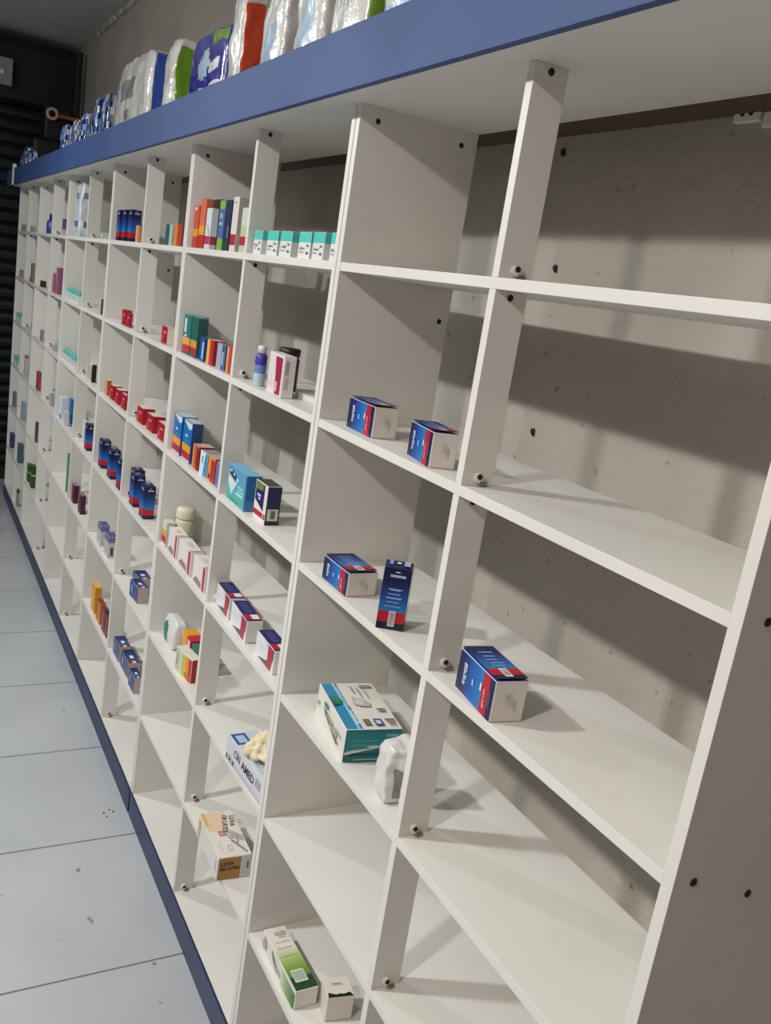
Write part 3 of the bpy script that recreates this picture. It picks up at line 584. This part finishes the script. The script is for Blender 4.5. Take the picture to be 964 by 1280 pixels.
for i, x in enumerate((-2.616, -2.534, -2.386)):
    navy_upright(f'{("left", "middle", "right")[i]} tall navy box with red base on the {place(4, 5)}', x, .012 if i else .03, 4, .060, .036, .112, 0, G)
def navy_low(label, x, y, k, w, d, h, rz=0, group='navy topped cartons lying on the lower shelves, fifth bay'):
    fr = grad_u('f', 0, .82, [NV, '#2a4a86', '#28528e'], 6) + [(.82, 0, 1, 1, '#8c2038'), (.2, .3, .3, .8, '#9fb4d8')]
    tp = grad_u('t', 0, .82, [NV, '#1f3a74', '#2a5a90'], 6) + [(.82, 0, 1, 1, '#8c2038'), (.45, .35, .65, .65, '#dfe4ee'), (.84, .35, .98, .65, '#d8ccd4')]
    return carton('medicine_box', label, 'medicine box', x, y, k, w, d, h, rz, '#a9a3a0', {}, {'front': fr, 'top': tp}, False, group)
navy_low(f'back left navy-topped carton lying on the {place(5, 5)}', -2.500, .040, 5, .095, .045, .055)
navy_low(f'front right navy-topped carton with white end on the {place(5, 5)}', -2.405, .010, 5, .095, .036, .057, R(4))
navy_low(f'leftmost navy-topped carton lying on the {place(6, 5)}', -2.588, .014, 6, .105, .040, .060)
navy_low(f'middle navy-topped carton lying on the {place(6, 5)}', -2.466, .016, 6, .120, .042, .058)
navy_low(f'rightmost smaller navy carton beside the double panel on the {place(6, 5)}', -2.312, .010, 6, .085, .026, .058)

# ---------------------------------------------------------------- sixth bay
for i, x in enumerate((-3.112, -3.010, -2.912)):
    navy_upright(f'{("left", "middle", "right")[i]} tall navy box with red base on the {place(1, 6)}', x, .012, 1, .055, .034, .113, 0, G)
std(f'small yellow and orange carton next to navy boxes, {place(1, 6)}', -2.786, .014, 1, .034, .012, .058, '#dc9a50', (), side='#d08a58', extra=((0, 0, .4, 1, '#d8c090'),))
std(f'left red carton of a touching pair on the {place(2, 6)}', -2.900, .014, 2, .065, .022, .056, '#a8182a', (), group='small red cartons on the fifth and sixth bay shelves', extra=rex, side='#94202c')
std(f'right red carton of a touching pair on the {place(2, 6)}', -2.822, .014, 2, .055, .010, .050, '#a8182a', (), group='small red cartons on the fifth and sixth bay shelves', extra=rex, side='#94202c')
std(f'tan carton leftmost in the red row on the {place(3, 6)}', -3.112, .014, 3, .052, .016, .060, '#c89468', (), side='#b05848', top='#d8c8b0')
for i, x in enumerate((-3.004, -2.905, -2.795)):
    std(f'{("left", "middle", "right")[i]} red carton with cream top on the {place(3, 6)}', x, .014, 3, .062, .012 if i == 2 else .034, .056, '#a8182a', (), group='small red cartons on the fifth and sixth bay shelves', extra=rex, side='#9c1c2a', top='#dcd2c4')
for i, x in enumerate((-3.110, -2.930, -2.762)):
    navy_upright(f'{("left", "middle", "right")[i]} tall navy box with red base on the {place(4, 6)}', x, .012, 4, .062, .034 if i < 2 else .012, .114, 0, G)
for i, x in enumerate((-3.020, -2.872)):
    carton('medicine_box', f'{("left", "right")[i]} lilac-topped white carton on the {place(5, 6)}', 'medicine box', x, .012, 5, .070, .034, .085, 0, '#bdb8b8', {'top': '#4c4a80'}, {'front': [(0, .72, 1, 1, '#6c68a0'), (.2, .3, .8, .36, '#98949c')], 'right': [(0, .72, 1, 1, '#6c68a0')] + ([(.3, .1, .6, .5, '#3a3848')] if i else [])}, False, 'lilac topped cartons on the fifth shelf')
std(f'tall amber carton leftmost on the {place(6, 6)}', -3.030, .012, 6, .070, .026, .115, '#d89428', (), side='#d49030', top='#e0b050', extra=((.2, .3, .5, .8, '#e8c060'),))
std(f'orange carton with dark frame beside the amber one, {place(6, 6)}', -2.918, .012, 6, .075, .022, .085, '#c46c1c', (), side='#b86818', top='#8c3420', extra=((0, 0, .15, 1, '#8c3420'),))
std(f'left maroon carton on the {place(6, 6)}', -2.808, .012, 6, .050, .016, .092, '#6c2434', (), side='#5c2438', top='#4c3048', extra=((.2, .2, .6, .8, '#a84c3c'),))
std(f'right maroon and orange carton beside the panel, {place(6, 6)}', -2.750, .012, 6, .040, .012, .088, '#7c2c34', (), side='#a04c38', top='#4c3048')

# ---------------------------------------------------------------- seventh bay and beyond
def sl(W, x, d): return max(.02, W - d * (.555 - x) / .747)
std(f'small flat green and white carton on the {place(1, 7)}', -3.430, .014, 1, .060, .030, .028, '#7fa08c', (), side='#c2ccc0', extra=((.2, .2, .8, .8, '#c8d4cc'),))
std(f'thin dark upright carton by the panel, {place(2, 7)}', -3.305, .014, 2, .022, .006, .062, '#4a443e', (), side='#4a443e')
std(f'flat pale packet lying at the back of the {place(2, 7)}', -3.60, .12, 2, .14, .06, .010, '#b9b6a6', ())
std(f'pale pink carton on the {place(3, 7)}', -3.560, .020, 3, .040, .012, .060, '#d0bcb8', (), side='#d4c6c0')
std(f'white carton with black panel on the {place(3, 7)}', -3.430, .014, 3, .040, .020, .078, '#d4ccc4', (), side='#15120e', top='#d8d0c8', extra=((.7, .1, 1, .9, '#181410'),))
std(f'white carton left of the navy one, {place(4, 7)}', -3.540, .020, 4, .050, .010, .108, '#d2d4d6', (), side='#c8ccd8')
navy_upright(f'single tall navy box with red base on the {place(4, 7)}', -3.424, .012, 4, .055, .026, .114, 0, G)
for i, x in enumerate((-3.650, -3.470)):
    std(f'{("left", "right")[i]} maroon carton with pink edges on the {place(5, 7)}', x, .012, 5, .065, .022, .085, '#5c1c34', (), side='#3c1a34', top='#9a6470', group='maroon cartons, seventh bay', extra=((0, 0, .25, 1, '#b07880'),))
std(f'flat olive-grey carton at the back of the {place(5, 7)}', -3.50, .14, 5, .09, .05, .030, '#7d8472', (), side='#8c9484')
# white carrier bag on first shelf of eighth bay
def cfb(u, v, w, n):
    if n.x > .9 or n.y < -.9:
        a = v if n.x > .9 else u
        if .25 < a < .70 and .72 < w < .84: return 1
        if .35 < a < .8 and .18 < w < .32: return 2
        if .05 < a < .3 and .14 < w < .30: return 3
    return 0
blob('carrier_bag', (.155, .055, .245), 'tall white plastic carrier bag with blue print on the first shelf, eighth bay', 'plastic bag', (-4.060, .045, Z[1]), None, 31, .005, 16, 0, bulge=.15, colfn=cfb, mats=[film('bag_film', '#d0d6dc', .3, bump=.5), mat('#7080a4', .4), mat('#50708c', .4), FWH], topsq=.55, freq=22)
k = 0
for (sh_, bay_, x0, n, st, w) in ((2, 8, -4.175, 4, .092, .070), (3, 8, -4.175, 4, .095, .070), (3, 12, -6.19, 2, .15, .10), (4, 12, -6.19, 2, .14, .10)):
    for i in range(n):
        nm = ('leftmost', 'second', 'third', 'rightmost')[i] if n == 4 else ('left', 'right')[i]
        teal_box(f'{nm} teal-topped white box on the {place(sh_, bay_)}', x0 + i * st, .014, sh_, w, .026, .055, 0, 'teal topped boxes on the far shelves', 40 + k); k += 1
std(f'white carton with cyan dots on the {place(4, 8)}', -4.165, .014, 4, .080, .030, .110, '#cfdbe2', (), side='#c4d4de', extra=((.3, 0, 1, .2, '#3a78ac'),))
std(f'bright blue carton standing on the {place(4, 8)}', -4.050, .040, 4, .075, .036, .125, '#1c62a4', (), side='#1f66aa', top='#7fb0cc', extra=((0, 0, .2, 1, '#bfd4e0'),))
std(f'small white carton with red edge, front of the {place(4, 8)}', -3.960, .008, 4, .050, .014, .070, '#d8d0cc', (), side='#d0c8c4', extra=((.7, 0, .95, 1, '#b04c50'),))
std(f'tall thin green carton beside the divider, {place(5, 8)}', -3.815, .012, 5, .020, .012, .190, '#3f8f5c', (), side='#4f9f6c')
std(f'purple and white carton on the {place(1, 9)}', -4.440, .014, 1, .060, .022, .080, '#8c84a0', ((0, .35, '#b8b0b8'), (.35, 1, '#544a74')))
for i, (x, h) in enumerate(((-4.660, .10), (-4.540, .135))):
    std(f'{("shorter left", "taller right")[i]} mauve carton on the {place(2, 9)}', x, .014, 2, .080, .028, h, '#9c6480', (), side='#8c5070', top='#a87890', group='mauve cartons, ninth bay', extra=((0, .5, .3, 1, '#c8a4b0'),))
std(f'small flat white carton on the {place(3, 9)}', -4.540, .014, 3, .070, .022, .030, '#b8b4ac', (), side='#a8a49c')
std(f'small grey-topped white carton on the {place(4, 9)}', -4.520, .014, 4, .060, .024, .060, '#c4c4c0', (), side='#9c9c9c', top='#8c8c8c')
b = thing('spray_bottle', f'blue bottle with dark cap on the {place(1, 10)}', 'bottle', (-4.950, .035, Z[1]))
bm = lathe([(0, 0), (.026, 0), (.028, .004), (.028, .066), (.018, .078), (0, .078)]); link('bottle_body', bm, mat('#2c3c90', .35), b, True)
bm = lathe([(0, .078), (.015, .078), (.015, .106), (.012, .110), (0, .110)]); link('cap', bm, mat('#14142c', .4), b, True)
std(f'low black carton on the {place(2, 10)}', -5.120, .014, 2, .080, .024, .034, '#22242a', (), side='#2c2e32')
std(f'small dark grey carton on the {place(3, 10)}', -4.985, .014, 3, .040, .016, .060, '#6c6c70', (), side='#8c8c90')
std(f'upright dull red carton on the {place(4, 10)}', -5.040, .014, 4, .065, .020, .110, '#94383c', (), side='#9c4044')
std(f'narrow dark brown carton on the {place(5, 10)}', -4.960, .014, 5, .040, .014, .120, '#4c4644', (), side='#54504c')
for i, (x, h) in enumerate(((-5.210, .105), (-5.060, .135))):
    std(f'{("left", "right")[i]} dark green carton with pale band on the {place(6, 10)}', x, .014, 6, .075, .024, h, '#24501c', ((.55, .62, '#a8b890'),), group='dark green cartons, tenth bay')
std(f'tall brown-framed carton on the {place(2, 11)}', -5.560, .014, 2, .050, .018, .115, '#6c5448', (), side='#8c7468')
std(f'tall slim carton with red top stripe on the {place(4, 11)}', -5.620, .014, 4, .040, .020, .130, '#b4b4ac', ((.86, 1, '#b05048'),))
std(f'pale steel-blue carton on the {place(5, 11)}', -5.650, .014, 5, .050, .022, .120, '#7f9cac', ())
std(f'slate-blue carton with slanted side on the {place(6, 11)}', -5.720, .014, 6, .080, .030, .125, '#3f5c78', ())
std(f'small dark-topped grey carton on the {place(7, 11)}', -5.640, .014, 7, .040, .016, .120, '#8c9090', ((.8, 1, '#3c3c40'),))
std(f'small green-grey carton on the {place(1, 12)}', -6.170, .014, 1, .070, .020, .045, '#8c9478', ())
std(f'small grey-green carton on the {place(1, 11)}', -5.700, .014, 1, .060, .020, .038, '#98a088', ())
std(f'small grey carton on the {place(2, 12)}', -6.150, .014, 2, .060, .020, .048, '#8a8a88', ())
std(f'dark grey slim carton on the {place(5, 12)}', -6.150, .014, 5, .050, .020, .105, '#70747c', ())
std(f'purple-grey carton on the {place(6, 12)}', -6.190, .014, 6, .080, .026, .100, '#3c3c64', ())

# ---------------------------------------------------------------- soft packs on top of the shelving
TZ = Z[0] + T + .0065
def stripe(idx, lo, hi):
    def f(u, v, w, n):
        if n.x > .6: return idx if lo < v < hi and .06 < w < .92 else 0
        return 0
    return f
GP = 'soft diaper and pad packs on top of the shelving'
def pack(label, x0, w, h, d, mats, colfn, seed, amp=.006, topsq=.85, freq=16, y0=-.035):
    return blob('diaper_pack', (w, d, h), label, 'diaper pack', (x0 + w / 2, y0 + d / 2, TZ), None, seed, amp, 26, 0, bulge=.09, colfn=colfn, mats=mats, topsq=topsq, group=GP, freq=freq)
def c_white(u, v, w, n):
    if n.x > .6: return 1 if .12 < v < .6 else 0
    if n.y < -.6 and .22 < u < .62 and .55 < w < .78: return 2
    if n.y < -.6 and .36 < u < .50 and .32 < w < .46: return 2
    return 0
pack('large white pack with blue side stripe, above the third shelving unit', -3.07, .49, .30, .13, [FW, FB, FGR], c_white, 1)
pack('white pack with lime green side stripe, beside the purple pack', -2.375, .115, .275, .12, [FW, FG], stripe(1, .05, .45), 2)
def c_purple(u, v, w, n):
    if n.y < -.6:
        if ((u - .48) ** 2 / .018 + (w - .66) ** 2 / .03) < 1: return 1
        if .10 < w - .12 * u < .17 or .24 < w - .14 * u < .33: return 2
        if .62 < u < .88 and .55 < w < .68: return 2
        if u > .62 and w > .85: return 3
    return 0
pack('deep purple-blue pack with silver print on top of the shelving', -2.10, .32, .235, .11, [FP, FLB, FWH, FG], c_purple, 3)
def c_orange(u, v, w, n):
    if n.x > .6: return 1 if .04 < v < .96 and .10 < w < .86 else 0
    if n.z > .6: return 1 if v > .5 else 0
    return 0
pack('white pack with broad orange-red side panel on top of the shelving', -1.745, .085, .300, .10, [FW, FO], c_orange, 4)
def c_leaf(u, v, w, n):
    if n.y < -.6:
        if w > .55 + .38 * u and w < .78 + .38 * u: return 1
        if .12 < w < .5 and .25 < u < .75: return 2
    if n.z > .6 and u < .5: return 3
    return 0
pack('clear-white pack with green leaf corner, right beside the orange pack', -1.515, .135, .33, .12, [FW, FL, FLB, FNV], c_leaf, 5)
pack('second clear-white pack with green leaf corner, over the double panel seam', -1.315, .135, .35, .12, [FW, FL, FLB, FGR], c_leaf, 6)
def c_baby(u, v, w, n):
    if n.y < -.6 and .25 < u < .75 and .38 < w < .48 and int(u * 18) % 2: return 1
    if n.y < -.6 and .3 < u < .8 and .54 < w < .64 and int(u * 14) % 2: return 1
    if n.x > .6: return 2 if v < .4 else 0
    return 0
pack('white pack with grey curly print and lime side, cut by the photo top', -1.135, .155, .36, .12, [FW, FGR, FG], c_baby, 7)
pack('rightmost pale pack on the shelving, only its foot showing above the fascia', -.925, .20, .36, .12, [FW, FGR, FLB], lambda u, v, w, n: 2 if n.y < -.6 and w < .3 else 0, 8)
def c_pads(seed):
    r = random.Random(seed); tab = {}
    def f(u, v, w, n):
        kk = (int(u * 9), int(v * 6), int(w * 9), int(n.x > .6))
        if kk not in tab: tab[kk] = r.choice((0, 0, 0, 1, 2, 2, 2, 3, 4))
        return tab[kk]
    return f
PM = [FMB, FLB, FNV, FPK, FWH]
for i, (x, w, h) in enumerate(((-4.37, .12, .205), (-4.05, .11, .20), (-3.82, .12, .205), (-3.55, .12, .235), (-3.36, .14, .235))):
    pack(f'small blue patterned pad pack, {("leftmost", "second", "middle", "fourth", "rightmost")[i]} of five left of the large white pack', x, w, h, .055, PM, c_pads(60 + i), 60 + i, .004, .7, 30)
for i, x in enumerate((-6.02, -5.85, -5.66)):
    pack(f'{("leftmost", "middle", "rightmost")[i]} of three small patterned packs at the far left end of the shelving top', x, .12, (.17, .20, .17)[i], .05, PM, c_pads(70 + i), 70 + i, .004, .7, 30)

# ---------------------------------------------------------------- ceiling lamps (outside the frame) and light
def lamp(x, y, z, rad, energy, label, col=(.975, .985, .97)):
    l = thing('ceiling_lamp', label, 'ceiling lamp', (x, y, CEIL - .001), 0, 'ceiling lamps')
    bm = bmesh.new(); cyl(bm, (0, 0, -.008), .05, .016, n=24); link('mount', bm, M_WPL, l)
    bm = bmesh.new(); cyl(bm, (0, 0, (z + rad - CEIL) / 2), .006, CEIL - z - rad - .016, n=10); link('hanging_rod', bm, M_WPL, l)
    a = bpy.data.lights.new('lamp_light', 'AREA'); a.shape = 'DISK'; a.size = rad * 2; a.energy = energy; a.color = col
    o = bpy.data.objects.new('lamp_light', a); COL.objects.link(o); o.location = (x, y, z)
    a = bpy.data.lights.new('lamp_glow', 'POINT'); a.shadow_soft_size = rad; a.energy = energy * .55; a.color = col
    o = bpy.data.objects.new('lamp_glow', a); COL.objects.link(o); o.location = (x, y, z + .005)
    return o
EN = 52
lamp(-1.35, -1.80, FZ + .94, .075, EN, 'white ceiling lamp opposite the second shelving unit')
lamp(.22, -1.70, FZ + .87, .075, EN * .68, 'white ceiling lamp behind the viewer, right', (1, .92, .86))
lamp(-3.70, -1.80, FZ + .94, .075, EN, 'white ceiling lamp opposite the fourth shelving unit')

w = bpy.data.worlds.new('world'); SC.world = w; w.use_nodes = True
w.node_tree.nodes['Background'].inputs['Color'].default_value = (.5, .52, .55, 1); w.node_tree.nodes['Background'].inputs['Strength'].default_value = .1

# ---------------------------------------------------------------- camera
F = 1108.656
yaw, pit, rol = -1.04371422, -0.23533091, 0.15773424
d = Vector((math.sin(yaw) * math.cos(pit), math.cos(yaw) * math.cos(pit), math.sin(pit)))
rt = Vector((math.cos(yaw), -math.sin(yaw), 0)); up = rt.cross(d)
c, s = math.cos(rol), math.sin(rol)
r2, u2 = c * rt + s * up, -s * rt + c * up
cam = bpy.data.cameras.new('camera'); co = bpy.data.objects.new('camera', cam); COL.objects.link(co)
cam.sensor_fit = 'VERTICAL'; cam.sensor_height = 36; cam.lens = F / 1280 * 36; cam.clip_start = .05
M = Matrix(((r2.x, u2.x, -d.x, .55487), (r2.y, u2.y, -d.y, -.73516), (r2.z, u2.z, -d.z, -.04987 + FZ), (0, 0, 0, 1)))
co.matrix_world = M
SC.camera = co
SC.view_settings.view_transform = 'Standard'; SC.view_settings.look = 'None'; SC.view_settings.gamma = 1
SC.view_settings.exposure = -.22; SC.view_settings.use_curve_mapping = False
